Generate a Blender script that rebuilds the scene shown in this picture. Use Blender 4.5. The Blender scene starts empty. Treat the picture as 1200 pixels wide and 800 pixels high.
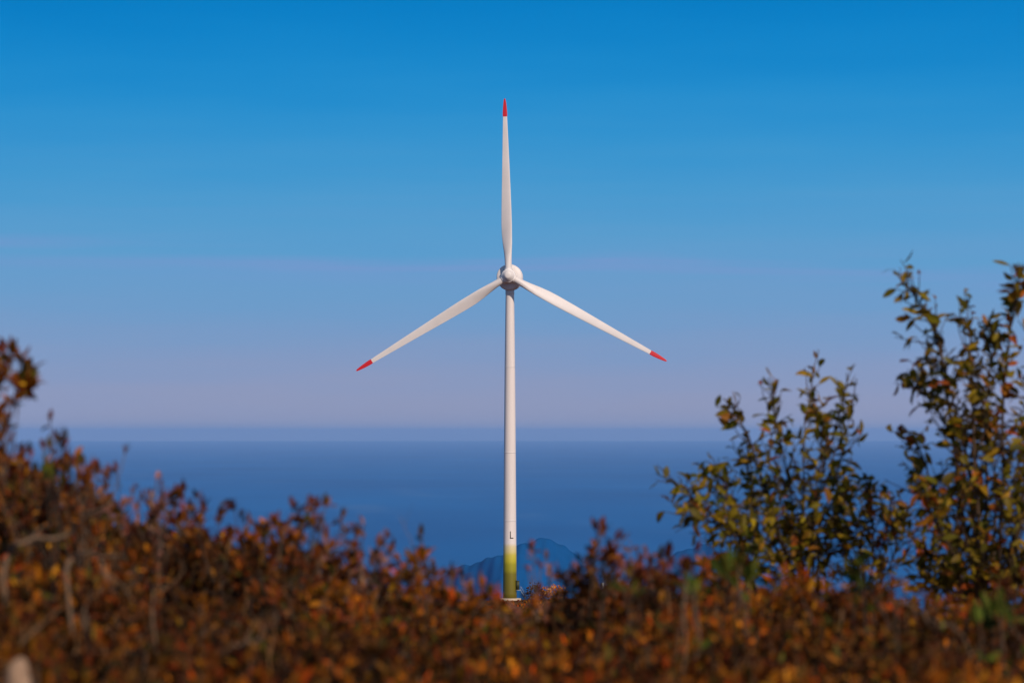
import bpy, math, random
import numpy as np
from mathutils import Vector, Matrix

R = math.radians
scene = bpy.context.scene
COL = scene.collection
rng = np.random.default_rng(11)

# ------------------------------------------------------------------ camera
FPX = 600.0 / math.tan(R(7.0))            # focal length in pixels of a 1200 px wide frame
PITCH = math.atan(106.0 / FPX)            # the level line lies 106 px under the frame's middle
cam_data = bpy.data.cameras.new("camera")
cam = bpy.data.objects.new("camera", cam_data)
COL.objects.link(cam)
cam.location = (0, 0, 0)
cam.rotation_euler = (R(90) + PITCH, 0, 0)
cam_data.sensor_width = 36.0
cam_data.lens = 18.0 / math.tan(R(7.0))
cam_data.clip_start = 0.1
cam_data.clip_end = 1500000.0
cam_data.dof.use_dof = True
cam_data.dof.focus_distance = 1018.0
cam_data.dof.aperture_fstop = 11.5
scene.camera = cam

# ------------------------------------------------------------------ light and sky
SUN_AZ, SUN_EL = 31.0, 36.0               # degrees to the right of straight behind the camera; height
sun_dir = Vector((math.sin(R(SUN_AZ)) * math.cos(R(SUN_EL)), -math.cos(R(SUN_AZ)) * math.cos(R(SUN_EL)), math.sin(R(SUN_EL))))
sun_data = bpy.data.lights.new("sun", "SUN")
sun_data.energy = 3.7
sun_data.angle = R(0.53)
sun_data.color = (1.0, 0.83, 0.68)
sun = bpy.data.objects.new("sun", sun_data)
COL.objects.link(sun)
sun.rotation_euler = sun_dir.to_track_quat('Z', 'Y').to_euler()

world = bpy.data.worlds.new("World")
scene.world = world
world.use_nodes = True
wn, wl = world.node_tree.nodes, world.node_tree.links
wn.clear()
SKY = 0.09
w_out = wn.new("ShaderNodeOutputWorld")
w_bg = wn.new("ShaderNodeBackground"); w_bg.inputs["Strength"].default_value = SKY
w_sky = wn.new("ShaderNodeTexSky")
w_sky.sky_type = 'NISHITA'
w_sky.sun_disc = False
w_sky.sun_elevation = R(SUN_EL)
w_sky.sun_rotation = R(180.0 - SUN_AZ)
w_sky.altitude = 900
w_tc = wn.new("ShaderNodeTexCoord")
w_sep = wn.new("ShaderNodeSeparateXYZ")
wl.new(w_tc.outputs["Generated"], w_sep.inputs[0])
# soft, nearly level veils of thin cloud shift the low sky's gradient a little
w_map = wn.new("ShaderNodeMapping"); w_map.inputs["Scale"].default_value = (13, 13, 130)
w_noise = wn.new("ShaderNodeTexNoise"); w_noise.inputs["Scale"].default_value = 1.0; w_noise.inputs["Detail"].default_value = 4
wl.new(w_tc.outputs["Generated"], w_map.inputs["Vector"]); wl.new(w_map.outputs[0], w_noise.inputs["Vector"])
w_mul = wn.new("ShaderNodeMath"); w_mul.operation = 'MULTIPLY_ADD'
w_mul.inputs[1].default_value = 0.011; w_mul.inputs[2].default_value = -0.0055
wl.new(w_noise.outputs["Fac"], w_mul.inputs[0])
w_add = wn.new("ShaderNodeMath"); w_add.operation = 'ADD'
wl.new(w_sep.outputs["Z"], w_add.inputs[0]); wl.new(w_mul.outputs[0], w_add.inputs[1])
w_mr = wn.new("ShaderNodeMapRange")
Z0, Z1 = -0.015, 0.110
w_mr.inputs["From Min"].default_value = Z0; w_mr.inputs["From Max"].default_value = Z1
wl.new(w_add.outputs[0], w_mr.inputs["Value"])
w_ramp = wn.new("ShaderNodeValToRGB")
w_ramp.color_ramp.interpolation = 'B_SPLINE'


def lin(c):
    return [(v / 255 / 12.92) if v / 255 <= 0.04045 else ((v / 255 + 0.055) / 1.055) ** 2.4 for v in c]


stops = [(530, (118, 140, 182)), (498, (155, 157, 184)), (440, (139, 154, 192)), (370, (112, 156, 202)),
         (290, (92, 159, 207)), (200, (62, 152, 208)), (90, (14, 138, 206)), (-40, (0, 118, 192))]
el = w_ramp.color_ramp.elements
while len(el) < len(stops):
    el.new(0.5)
for e, (yy, c) in zip(el, stops):
    z = (506 - yy) / FPX
    e.position = (z - Z0) / (Z1 - Z0)
    e.color = [v for v in lin(c)] + [1]
wl.new(w_mr.outputs[0], w_ramp.inputs["Fac"])
w_gain = wn.new("ShaderNodeVectorMath"); w_gain.operation = 'SCALE'; w_gain.inputs["Scale"].default_value = 1.0 / SKY
wl.new(w_ramp.outputs["Color"], w_gain.inputs[0])
w_fade = wn.new("ShaderNodeMapRange"); w_fade.interpolation_type = 'SMOOTHSTEP'
w_fade.inputs["From Min"].default_value = 0.11; w_fade.inputs["From Max"].default_value = 0.45
wl.new(w_sep.outputs["Z"], w_fade.inputs["Value"])
w_mix = wn.new("ShaderNodeMix"); w_mix.data_type = 'RGBA'
wl.new(w_fade.outputs[0], w_mix.inputs["Factor"])
# one faint mauve streak of far, thin cloud
w_map2 = wn.new("ShaderNodeMapping"); w_map2.inputs["Scale"].default_value = (7, 7, 330); w_map2.inputs["Location"].default_value = (3.1, 0.4, 0.7)
w_noise2 = wn.new("ShaderNodeTexNoise"); w_noise2.inputs["Scale"].default_value = 1.0; w_noise2.inputs["Detail"].default_value = 5
wl.new(w_tc.outputs["Generated"], w_map2.inputs["Vector"]); wl.new(w_map2.outputs[0], w_noise2.inputs["Vector"])
w_band = wn.new("ShaderNodeValToRGB"); w_band.color_ramp.interpolation = 'B_SPLINE'
be = w_band.color_ramp.elements
while len(be) < 5: be.new(0.5)
for e, (yy, g) in zip(be, [(350, 0), (328, 0.3), (314, 1.0), (304, 0.5), (290, 0)]):
    e.position = ((506 - yy) / FPX - Z0) / (Z1 - Z0); e.color = (g, g, g, 1)
w_tilt = wn.new("ShaderNodeMath"); w_tilt.operation = 'MULTIPLY_ADD'; w_tilt.inputs[1].default_value = 0.2     # the streak sinks to the right
wl.new(w_sep.outputs["X"], w_tilt.inputs[0]); wl.new(w_mr.outputs[0], w_tilt.inputs[2]); wl.new(w_tilt.outputs[0], w_band.inputs["Fac"])
w_nr = wn.new("ShaderNodeMapRange"); w_nr.inputs["From Min"].default_value = 0.36; w_nr.inputs["From Max"].default_value = 0.68
w_nr.inputs["To Max"].default_value = 0.75
wl.new(w_noise2.outputs["Fac"], w_nr.inputs["Value"])
w_sf = wn.new("ShaderNodeMath"); w_sf.operation = 'MULTIPLY'
wl.new(w_band.outputs["Color"], w_sf.inputs[0]); wl.new(w_nr.outputs[0], w_sf.inputs[1])
w_streak = wn.new("ShaderNodeMix"); w_streak.data_type = 'RGBA'
w_streak.inputs[7].default_value = [v / SKY for v in lin((130, 150, 206))] + [1]
wl.new(w_sf.outputs[0], w_streak.inputs["Factor"]); wl.new(w_gain.outputs[0], w_streak.inputs[6])
wl.new(w_streak.outputs[2], w_mix.inputs[6])
wl.new(w_sky.outputs[0], w_mix.inputs[7])
wl.new(w_mix.outputs[2], w_bg.inputs["Color"])
wl.new(w_bg.outputs[0], w_out.inputs["Surface"])

vs = scene.view_settings
vs.view_transform = 'Standard'; vs.look = 'None'; vs.exposure = 0.0; vs.gamma = 1.0
vs.use_curve_mapping = False
scene.cycles.use_denoising = True
scene.cycles.volume_bounces = 1
scene.cycles.max_bounces = 8
scene.cycles.transparent_max_bounces = 8


# ------------------------------------------------------------------ helpers
def P(px, py, d):
    """World point at forward distance d that stands at that place of the 1200 x 800 photograph."""
    x = (px - 600.0) / FPX
    v = (400.0 - py) / FPX
    fy = math.cos(PITCH) - v * math.sin(PITCH)
    fz = math.sin(PITCH) + v * math.cos(PITCH)
    return np.array((x / fy * d, d, fz / fy * d))


def tag(o, label=None, cat=None, group=None, kind=None):
    if label: o["label"] = label
    if cat: o["category"] = cat
    if group: o["group"] = group
    if kind: o["kind"] = kind
    return o


def empty(name, loc):
    o = bpy.data.objects.new(name, None)
    o.empty_display_size = 0.1
    COL.objects.link(o)
    o.location = loc
    return o


class MB:
    """Collects vertices, faces and a colour per vertex into one mesh."""
    def __init__(self):
        self.v, self.c, self.f4, self.f3, self.n = [], [], [], [], 0

    def add(self, v, quads=None, tris=None, col=(1, 1, 1)):
        v = np.asarray(v, float).reshape(-1, 3)
        c = np.asarray(col, float)
        if c.ndim == 1: c = np.tile(c, (len(v), 1))
        if quads is not None and len(quads): self.f4.append(np.asarray(quads) + self.n)
        if tris is not None and len(tris): self.f3.append(np.asarray(tris) + self.n)
        self.v.append(v); self.c.append(c); self.n += len(v)

    def build(self, name, mat, parent=None, smooth=False, origin=None):
        me = bpy.data.meshes.new(name)
        v = np.concatenate(self.v)
        if origin is not None: v = v - np.asarray(origin)
        q = np.concatenate(self.f4) if self.f4 else np.zeros((0, 4), int)
        t = np.concatenate(self.f3) if self.f3 else np.zeros((0, 3), int)
        me.vertices.add(len(v)); me.vertices.foreach_set("co", v.astype(np.float32).ravel())
        me.loops.add(q.size + t.size)
        me.loops.foreach_set("vertex_index", np.concatenate([q.ravel(), t.ravel()]).astype(np.int32))
        me.polygons.add(len(q) + len(t))
        ls = np.concatenate([np.arange(len(q)) * 4, q.size + np.arange(len(t)) * 3]).astype(np.int32)
        me.polygons.foreach_set("loop_start", ls)
        if smooth: me.polygons.foreach_set("use_smooth", np.ones(len(ls), bool))
        me.update(calc_edges=True)
        ca = me.color_attributes.new("tint", 'FLOAT_COLOR', 'POINT')
        c4 = np.concatenate([np.concatenate(self.c), np.ones((len(v), 1))], 1)
        ca.data.foreach_set("color", c4.astype(np.float32).ravel())
        me.validate()
        o = bpy.data.objects.new(name, me)
        COL.objects.link(o)
        if mat: me.materials.append(mat)
        if parent is not None: o.parent = parent
        return o


def tube(mb, pts, rad, sides=5, col=(1, 1, 1)):
    pts = np.asarray(pts, float); k = len(pts)
    rad = np.broadcast_to(np.asarray(rad, float), (k,))
    tan = np.gradient(pts, axis=0)
    tan /= np.linalg.norm(tan, axis=1)[:, None] + 1e-12
    ref = np.array((0.31, 0.95, 0.05))
    a = np.cross(tan, ref); a /= np.linalg.norm(a, axis=1)[:, None] + 1e-12
    b = np.cross(tan, a)
    th = np.arange(sides) / sides * 2 * np.pi
    ring = a[:, None, :] * np.cos(th)[None, :, None] + b[:, None, :] * np.sin(th)[None, :, None]
    v = (pts[:, None, :] + ring * rad[:, None, None]).reshape(-1, 3)
    v = np.concatenate([v, pts[-1:] + tan[-1:] * rad[-1]])
    i = np.arange(k - 1)[:, None] * sides; j = np.arange(sides)[None, :]; j2 = (j + 1) % sides
    q = np.stack([i + j, i + j2, i + sides + j2, i + sides + j], -1).reshape(-1, 4)
    tip = k * sides
    t = np.stack([np.full(sides, tip), (k - 1) * sides + (np.arange(sides)), (k - 1) * sides + (np.arange(sides) + 1) % sides], -1)
    mb.add(v, q, t, col)


def smooth_line(pts, n):
    """Catmull-Rom through pts, n points."""
    pts = np.asarray(pts, float)
    ext = np.concatenate([[2 * pts[0] - pts[1]], pts, [2 * pts[-1] - pts[-2]]])
    u = np.linspace(0, len(pts) - 1 - 1e-6, n); i = u.astype(int); t = (u - i)[:, None]
    p0, p1, p2, p3 = ext[i], ext[i + 1], ext[i + 2], ext[i + 3]
    return 0.5 * (2 * p1 + (p2 - p0) * t + (2 * p0 - 5 * p1 + 4 * p2 - p3) * t ** 2 + (3 * p1 - p0 - 3 * p2 + p3) * t ** 3)


LT = np.array([0.0, 0.22, 0.22, 0.22, 0.52, 0.52, 0.52, 0.80, 0.80, 0.80, 1.0])       # along the leaf
LS = np.array([0.0, -0.72, 0, 0.72, -1.0, 0, 1.0, -0.62, 0, 0.62, 0.0])               # across it
LQ = np.array([(1, 2, 5, 4), (2, 3, 6, 5), (4, 5, 8, 7), (5, 6, 9, 8)])
L3 = np.array([(0, 2, 1), (0, 3, 2), (7, 8, 10), (8, 9, 10)])


def unit(a):
    return a / (np.linalg.norm(a, axis=-1, keepdims=True) + 1e-12)


def leaves(mb, pos, d, nrm, length, ratio, col, curl, fold):
    """N leaf blades: folded along the midrib, curled along their length."""
    pos = np.asarray(pos, float); n = len(pos)
    if n == 0: return
    d = unit(np.asarray(d, float)); s = unit(np.cross(d, nrm)); u = np.cross(s, d)
    length = np.asarray(length)[:, None]; w = length * np.asarray(ratio)[:, None] * 0.5
    x = LT[None, :] * length
    y = LS[None, :] * w
    z = -np.asarray(curl)[:, None] * LT[None, :] ** 2 * length + np.abs(LS)[None, :] * w * np.asarray(fold)[:, None]
    v = pos[:, None, :] + d[:, None, :] * x[..., None] + s[:, None, :] * y[..., None] + u[:, None, :] * z[..., None]
    off = (np.arange(n) * 11)[:, None, None]
    c = np.repeat(np.asarray(col)[:, None, :], 11, axis=1)
    mb.add(v.reshape(-1, 3), (LQ[None] + off).reshape(-1, 4), (L3[None] + off).reshape(-1, 3), c.reshape(-1, 3))


def pick(pal, n, jitter=0.25):
    """n colours from a weighted palette [(weight, (r, g, b))]."""
    w = np.array([p[0] for p in pal], float); w /= w.sum()
    c = np.array([p[1] for p in pal])[rng.choice(len(pal), n, p=w)]
    return np.clip(c * (1 + rng.normal(0, jitter, (n, 1))) * (1 + rng.normal(0, 0.08, (n, 3))), 0.003, 0.9)


# ------------------------------------------------------------------ materials
def new_mat(name):
    m = bpy.data.materials.new(name); m.use_nodes = True
    nt = m.node_tree
    return m, nt.nodes, nt.links, nt.nodes["Principled BSDF"], nt.nodes["Material Output"]


def leaf_mat(name, trans=0.3, rough=0.5):
    m, n, l, b, out = new_mat(name)
    at = n.new("ShaderNodeAttribute"); at.attribute_name = "tint"
    no = n.new("ShaderNodeTexNoise"); no.inputs["Scale"].default_value = 120
    tc = n.new("ShaderNodeTexCoord"); l.new(tc.outputs["Object"], no.inputs["Vector"])
    mr = n.new("ShaderNodeMapRange"); mr.inputs["To Min"].default_value = 0.65; mr.inputs["To Max"].default_value = 1.35
    l.new(no.outputs["Fac"], mr.inputs["Value"])
    mu = n.new("ShaderNodeVectorMath"); mu.operation = 'SCALE'
    l.new(at.outputs["Color"], mu.inputs[0]); l.new(mr.outputs[0], mu.inputs["Scale"])
    l.new(mu.outputs[0], b.inputs["Base Color"])
    b.inputs["Roughness"].default_value = rough; b.inputs["Specular IOR Level"].default_value = 0.12
    tr = n.new("ShaderNodeBsdfTranslucent"); l.new(mu.outputs[0], tr.inputs["Color"])
    mx = n.new("ShaderNodeMixShader"); mx.inputs[0].default_value = trans
    l.new(b.outputs[0], mx.inputs[1]); l.new(tr.outputs[0], mx.inputs[2]); l.new(mx.outputs[0], out.inputs["Surface"])
    return m


def tint_mat(name, rough=0.85, scale=60, amount=0.5):
    m, n, l, b, out = new_mat(name)
    at = n.new("ShaderNodeAttribute"); at.attribute_name = "tint"
    tc = n.new("ShaderNodeTexCoord")
    no = n.new("ShaderNodeTexNoise"); no.inputs["Scale"].default_value = scale; no.inputs["Detail"].default_value = 5
    l.new(tc.outputs["Object"], no.inputs["Vector"])
    mr = n.new("ShaderNodeMapRange"); mr.inputs["To Min"].default_value = 1 - amount; mr.inputs["To Max"].default_value = 1 + amount
    l.new(no.outputs["Fac"], mr.inputs["Value"])
    mu = n.new("ShaderNodeVectorMath"); mu.operation = 'SCALE'
    l.new(at.outputs["Color"], mu.inputs[0]); l.new(mr.outputs[0], mu.inputs["Scale"])
    l.new(mu.outputs[0], b.inputs["Base Color"])
    b.inputs["Roughness"].default_value = rough; b.inputs["Specular IOR Level"].default_value = 0.2
    bp = n.new("ShaderNodeBump"); bp.inputs["Strength"].default_value = 0.4; bp.inputs["Distance"].default_value = 0.004
    l.new(no.outputs["Fac"], bp.inputs["Height"]); l.new(bp.outputs[0], b.inputs["Normal"])
    return m


def paint_mat(name, col, rough=0.45, dirt=0.08, scale=0.35):
    m, n, l, b, out = new_mat(name)
    tc = n.new("ShaderNodeTexCoord")
    no = n.new("ShaderNodeTexNoise"); no.inputs["Scale"].default_value = scale; no.inputs["Detail"].default_value = 6
    l.new(tc.outputs["Object"], no.inputs["Vector"])
    ra = n.new("ShaderNodeMix"); ra.data_type = 'RGBA'
    ra.inputs[6].default_value = (*col, 1); ra.inputs[7].default_value = (*[c * (1 - 3 * dirt) for c in col], 1)
    l.new(no.outputs["Fac"], ra.inputs["Factor"]); l.new(ra.outputs[2], b.inputs["Base Color"])
    b.inputs["Roughness"].default_value = rough
    return m


M_shrub = leaf_mat("shrub_leaf", 0.25, 0.75)
M_tree = leaf_mat("tree_leaf", 0.38, 0.5)
M_bark = tint_mat("bark", 0.9, 90, 0.45)
M_white = paint_mat("turbine_white", (0.76, 0.71, 0.68), 0.5, 0.06)
M_red = paint_mat("signal_red", (0.62, 0.012, 0.02), 0.45, 0.05)
M_black = paint_mat("letter_black", (0.05, 0.045, 0.04), 0.6)
M_concrete = tint_mat("concrete", 0.9, 2.0, 0.2)
M_kiosk = paint_mat("kiosk_green", (0.035, 0.04, 0.010), 0.6)
M_kiosk_roof = paint_mat("kiosk_roof", (0.45, 0.44, 0.40), 0.6)
M_signwhite = paint_mat("sign_white", (0.8, 0.8, 0.8), 0.5)
M_stone = tint_mat("stone", 0.9, 110, 0.75)

# ------------------------------------------------------------------ setting: land, sea, hills, air
SEA = -900.0
TX, TY = 0.0, 1018.0
TZ = P(597.5, 701.5, 1018)[2]             # ground level at the turbine


def smooth(a, b, x):
    t = np.clip((x - a) / (b - a), 0, 1)
    return t * t * (3 - 2 * t)


def ground_z(x, y):
    x = np.asarray(x, float); y = np.asarray(y, float)
    near = -0.95 + 0.10 * np.sin(x * 0.9) * np.cos(y * 0.6) + 0.12 * smooth(0.3, 2.5, -x)
    rad = np.hypot(x, y * 1.0)
    z = near - 60 * smooth(11, 260, rad) - 70 * smooth(120, 600, rad)
    dt = np.hypot(x - TX, (y - TY) * 0.8)
    ridge = TZ + 0.5 * np.sin(x * 0.05) + 0.4 * np.sin(y * 0.04 + 1)
    ridge = ridge - 0.07 * np.maximum(y - TY - 6, 0)
    k = 1 - smooth(45, 330, dt)
    z = z * (1 - k) + ridge * k
    far = np.hypot(x, y - 450)
    z = z - 790 * smooth(760, 4300, far) * (1 - 0.0 * k)
    z = z + (6 * np.sin(x * 0.011 + y * 0.007) + 9 * np.sin(x * 0.004 - y * 0.006)) * smooth(200, 700, rad) * (1 - k)
    return z


def axis(lims):
    return np.unique(np.concatenate([np.linspace(a, b, n) for a, b, n in lims]))


mb = MB()
gx = axis([(-5200, -400, 40), (-400, -30, 30), (-30, 30, 61), (30, 400, 30), (400, 5200, 40)])
gy = axis([(-4800, -100, 40), (-100, -10, 15), (-10, 40, 60), (40, 900, 60), (900, 1150, 50), (1150, 5800, 60)])
X, Y = np.meshgrid(gx, gy)
Z = ground_z(X, Y)
nx, ny = len(gx), len(gy)
i = np.arange(ny - 1)[:, None] * nx; j = np.arange(nx - 1)[None, :]
mb.add(np.stack([X, Y, Z], -1).reshape(-1, 3), np.stack([i + j, i + j + 1, i + nx + j + 1, i + nx + j], -1).reshape(-1, 4))
m, n, l, b, out = new_mat("heath_ground")
tc = n.new("ShaderNodeTexCoord")
no = n.new("ShaderNodeTexNoise"); no.inputs["Scale"].default_value = 0.6; no.inputs["Detail"].default_value = 9
l.new(tc.outputs["Object"], no.inputs["Vector"])
cr = n.new("ShaderNodeValToRGB")
cr.color_ramp.elements[0].position = 0.35; cr.color_ramp.elements[0].color = (0.045, 0.020, 0.006, 1)
cr.color_ramp.elements[1].position = 0.7; cr.color_ramp.elements[1].color = (0.19, 0.075, 0.012, 1)
l.new(no.outputs["Fac"], cr.inputs["Fac"]); l.new(cr.outputs["Color"], b.inputs["Base Color"])
b.inputs["Roughness"].default_value = 0.95; b.inputs["Specular IOR Level"].default_value = 0.1
bp = n.new("ShaderNodeBump"); bp.inputs["Distance"].default_value = 0.08
l.new(no.outputs["Fac"], bp.inputs["Height"]); l.new(bp.outputs[0], b.inputs["Normal"])
tag(mb.build("ground", m, smooth=True), kind="structure")

mb = MB()
rr = np.array([0, 2000, 6000, 12000, 20000, 32000, 48000, 66000, 90000, 130000, 200000, 300000, 420000.0]); na = 96
v = [(0, 0, SEA)]
for r_ in rr[1:]:
    th = np.arange(na) / na * 2 * np.pi
    v += list(zip(r_ * np.cos(th), r_ * np.sin(th), np.full(na, SEA)))
q = [(1 + k * na + a, 1 + (k + 1) * na + a, 1 + (k + 1) * na + (a + 1) % na, 1 + k * na + (a + 1) % na) for k in range(len(rr) - 2) for a in range(na)]
t = [(0, 1 + a, 1 + (a + 1) % na) for a in range(na)]
mb.add(np.array(v), np.array(q), np.array(t))
m, n, l, b, out = new_mat("sea_water")
tc = n.new("ShaderNodeTexCoord")
mp = n.new("ShaderNodeMapping"); mp.inputs["Scale"].default_value = (0.00022, 0.00007, 1)
no = n.new("ShaderNodeTexNoise"); no.inputs["Scale"].default_value = 1.0; no.inputs["Detail"].default_value = 7
l.new(tc.outputs["Object"], mp.inputs["Vector"]); l.new(mp.outputs[0], no.inputs["Vector"])
mx = n.new("ShaderNodeMix"); mx.data_type = 'RGBA'
mx.inputs[6].default_value = (0.0004, 0.085, 0.29, 1); mx.inputs[7].default_value = (0.0008, 0.125, 0.38, 1)
sr = n.new("ShaderNodeMapRange"); sr.inputs["From Min"].default_value = 0.3; sr.inputs["From Max"].default_value = 0.7
l.new(no.outputs["Fac"], sr.inputs["Value"]); l.new(sr.outputs[0], mx.inputs["Factor"])
# paler streaks standing in for faint haze, painted into the water colour
mp2 = n.new("ShaderNodeMapping"); mp2.inputs["Scale"].default_value = (0.0006, 0.00011, 1); mp2.inputs["Location"].default_value = (2.3, 5.1, 0)
no2 = n.new("ShaderNodeTexNoise"); no2.inputs["Scale"].default_value = 1.0; no2.inputs["Detail"].default_value = 3
l.new(tc.outputs["Object"], mp2.inputs["Vector"]); l.new(mp2.outputs[0], no2.inputs["Vector"])
s2 = n.new("ShaderNodeMapRange"); s2.inputs["From Min"].default_value = 0.60; s2.inputs["From Max"].default_value = 0.78; s2.inputs["To Max"].default_value = 0.5
l.new(no2.outputs["Fac"], s2.inputs["Value"])
mx2 = n.new("ShaderNodeMix"); mx2.data_type = 'RGBA'; mx2.inputs[7].default_value = (0.06, 0.16, 0.36, 1)
l.new(s2.outputs[0], mx2.inputs["Factor"]); l.new(mx.outputs[2], mx2.inputs[6]); l.new(mx2.outputs[2], b.inputs["Base Color"])
b.inputs["Roughness"].default_value = 0.6; b.inputs["Specular IOR Level"].default_value = 0.08
tag(mb.build("sea", m), kind="structure")

m_hill = paint_mat("wooded_hill_haze_blue", (0.002, 0.095, 0.30), 0.95, 0.12, 0.006)  # blue of the distant air is painted into the forest's base colour
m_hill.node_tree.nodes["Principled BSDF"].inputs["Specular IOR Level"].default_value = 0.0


def coastal_hill(name, d, prof):
    """A hill on the far coast under the ridge line prof, (px, py) points."""
    mb = MB()
    mpp = d / FPX
    px = np.array([p[0] for p in prof], float)
    zt = np.array([P(x, y, d)[2] - SEA for x, y in prof])
    xs = np.linspace(px[0], px[-1], 150)
    yy = np.linspace(-2600, 2600, 60)
    ridge = np.interp(xs, px, zt)
    for _ in range(3): ridge[1:-1] = (ridge[:-2] + 2 * ridge[1:-1] + ridge[2:]) / 4
    XX, YY = np.meshgrid(xs, yy)
    H = ridge[None, :] * np.exp(-((YY + 160 * np.sin(XX * 0.045)) / 1000) ** 2)
    H = H + (6 * np.sin(XX * 0.19 + YY * 0.0031) + 3 * np.sin(XX * 0.43 - YY * 0.0067 + 1)) * np.clip(H / 120, 0, 1)
    H = H * (1 + (0.025 * np.sin(XX * 0.07 + YY * 0.003) + 0.012 * np.sin(XX * 0.2 - YY * 0.006)) * np.clip(np.abs(YY) / 900, 0, 1))
    v = np.stack([(XX - 600) * mpp, YY + d, SEA - 20 + H], -1).reshape(-1, 3)
    a, c = XX.shape
    i = np.arange(a - 1)[:, None] * c; j = np.arange(c - 1)[None, :]
    mb.add(v, np.stack([i + j, i + j + 1, i + c + j + 1, i + c + j], -1).reshape(-1, 4))
    tag(mb.build(name, m_hill, smooth=True), kind="structure")


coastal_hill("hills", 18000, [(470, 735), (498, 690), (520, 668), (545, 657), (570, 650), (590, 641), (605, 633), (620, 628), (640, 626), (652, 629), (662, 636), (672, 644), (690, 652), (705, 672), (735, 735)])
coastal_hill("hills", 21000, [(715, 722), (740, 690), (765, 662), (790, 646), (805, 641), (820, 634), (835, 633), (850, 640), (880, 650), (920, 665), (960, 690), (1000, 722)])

mb = MB()
bx, bz0, bz1 = 425000.0, SEA - 25.0, 260.0
v = [(sx * bx, sy * bx, z) for z in (bz0, bz1) for sx, sy in ((-1, -1), (1, -1), (1, 1), (-1, 1))]
mb.add(np.array(v), np.array([(3, 2, 1, 0), (4, 5, 6, 7), (0, 1, 5, 4), (1, 2, 6, 5), (2, 3, 7, 6), (3, 0, 4, 7)]))
m = bpy.data.materials.new("air"); m.use_nodes = True
n, l = m.node_tree.nodes, m.node_tree.links
n.clear()
out = n.new("ShaderNodeOutputMaterial"); pv = n.new("ShaderNodeVolumePrincipled")
pv.inputs["Color"].default_value = (0.38, 0.61, 0.92, 1)
pv.inputs["Density"].default_value = 0.5e-5
pv.inputs["Anisotropy"].default_value = 0.0
l.new(pv.outputs[0], out.inputs["Volume"])
tag(mb.build("haze", m), kind="stuff")

# ------------------------------------------------------------------ wind turbine
MPP = 1018.0 / FPX
base = Vector(P(597.5, 701.5, 1018))
turb = tag(empty("wind_turbine", base), "tall white three bladed wind turbine with red blade tips and green banded tower foot", "wind turbine")


def lathe(mb, prof, origin, axis_v, side, up, n=48):
    """Revolve (s, r) pairs about an axis."""
    prof = np.asarray(prof, float); k = len(prof)
    th = np.arange(n) / n * 2 * np.pi
    ring = np.cos(th)[:, None] * np.asarray(side)[None] + np.sin(th)[:, None] * np.asarray(up)[None]
    v = (np.asarray(origin)[None, None] + prof[:, 0][:, None, None] * np.asarray(axis_v)[None, None] + prof[:, 1][:, None, None] * ring[None]).reshape(-1, 3)
    i = np.arange(k - 1)[:, None] * n; j = np.arange(n)[None]; j2 = (j + 1) % n
    q = np.stack([i + j, i + j2, i + n + j2, i + n + j], -1).reshape(-1, 4)
    c0, c1 = k * n, k * n + 1
    v = np.concatenate([v, [np.asarray(origin) + prof[0, 0] * np.asarray(axis_v), np.asarray(origin) + prof[-1, 0] * np.asarray(axis_v)]])
    jj = np.arange(n)
    t = np.concatenate([np.stack([np.full(n, c0), (jj + 1) % n, jj], -1), np.stack([np.full(n, c1), (k - 1) * n + jj, (k - 1) * n + (jj + 1) % n], -1)])
    mb.add(v, q, t)


def hz(py):                                # height over the base of a photograph row
    return P(597.5, py, 1018)[2] - base.z


tower_prof = [(hz(701.5), 8.1), (hz(690), 8.0), (hz(665), 7.8), (hz(640), 7.6), (hz(600), 7.3), (hz(520), 6.9), (hz(440), 6.2), (hz(400), 5.8), (hz(345), 5.0), (hz(334), 4.9)]
zs = np.linspace(0, hz(334), 60)
tower_prof = [(z, np.interp(z, [p[0] for p in tower_prof], [p[1] * MPP for p in tower_prof])) for z in zs]
m_tower, n, l, b, out = new_mat("tower_paint")
tc = n.new("ShaderNodeTexCoord"); sp = n.new("ShaderNodeSeparateXYZ"); l.new(tc.outputs["Object"], sp.inputs[0])
mr = n.new("ShaderNodeMapRange"); mr.inputs["From Max"].default_value = hz(630)
l.new(sp.outputs["Z"], mr.inputs["Value"])
cr = n.new("ShaderNodeValToRGB"); cr.color_ramp.interpolation = 'LINEAR'
bands = [(701.5, (0.13, 0.105, 0.004)), (672, (0.17, 0.145, 0.004)), (668, (0.28, 0.255, 0.006)), (661, (0.32, 0.29, 0.008)), (657, (0.48, 0.42, 0.02)), (650, (0.56, 0.47, 0.06)), (646, (0.66, 0.55, 0.22)), (640, (0.70, 0.60, 0.34)), (636, (0.78, 0.71, 0.67))]
while len(cr.color_ramp.elements) < len(bands): cr.color_ramp.elements.new(0.5)
for e, (py, c) in zip(cr.color_ramp.elements, bands):
    e.position = max(0, hz(py) / hz(630)); e.color = (*c, 1)
no = n.new("ShaderNodeTexNoise"); no.inputs["Scale"].default_value = 0.6; no.inputs["Detail"].default_value = 5
mp = n.new("ShaderNodeMapping"); mp.inputs["Scale"].default_value = (1, 1, 0.08)
l.new(tc.outputs["Object"], mp.inputs["Vector"]); l.new(mp.outputs[0], no.inputs["Vector"])
mm = n.new("ShaderNodeMapRange"); mm.inputs["To Min"].default_value = 0.80; mm.inputs["To Max"].default_value = 1.1
l.new(no.outputs["Fac"], mm.inputs["Value"])
sc = n.new("ShaderNodeVectorMath"); sc.operation = 'SCALE'
l.new(mr.outputs[0], cr.inputs["Fac"]); l.new(cr.outputs["Color"], sc.inputs[0]); l.new(mm.outputs[0], sc.inputs["Scale"])
l.new(sc.outputs[0], b.inputs["Base Color"]); b.inputs["Roughness"].default_value = 0.5
mb = MB()
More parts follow.
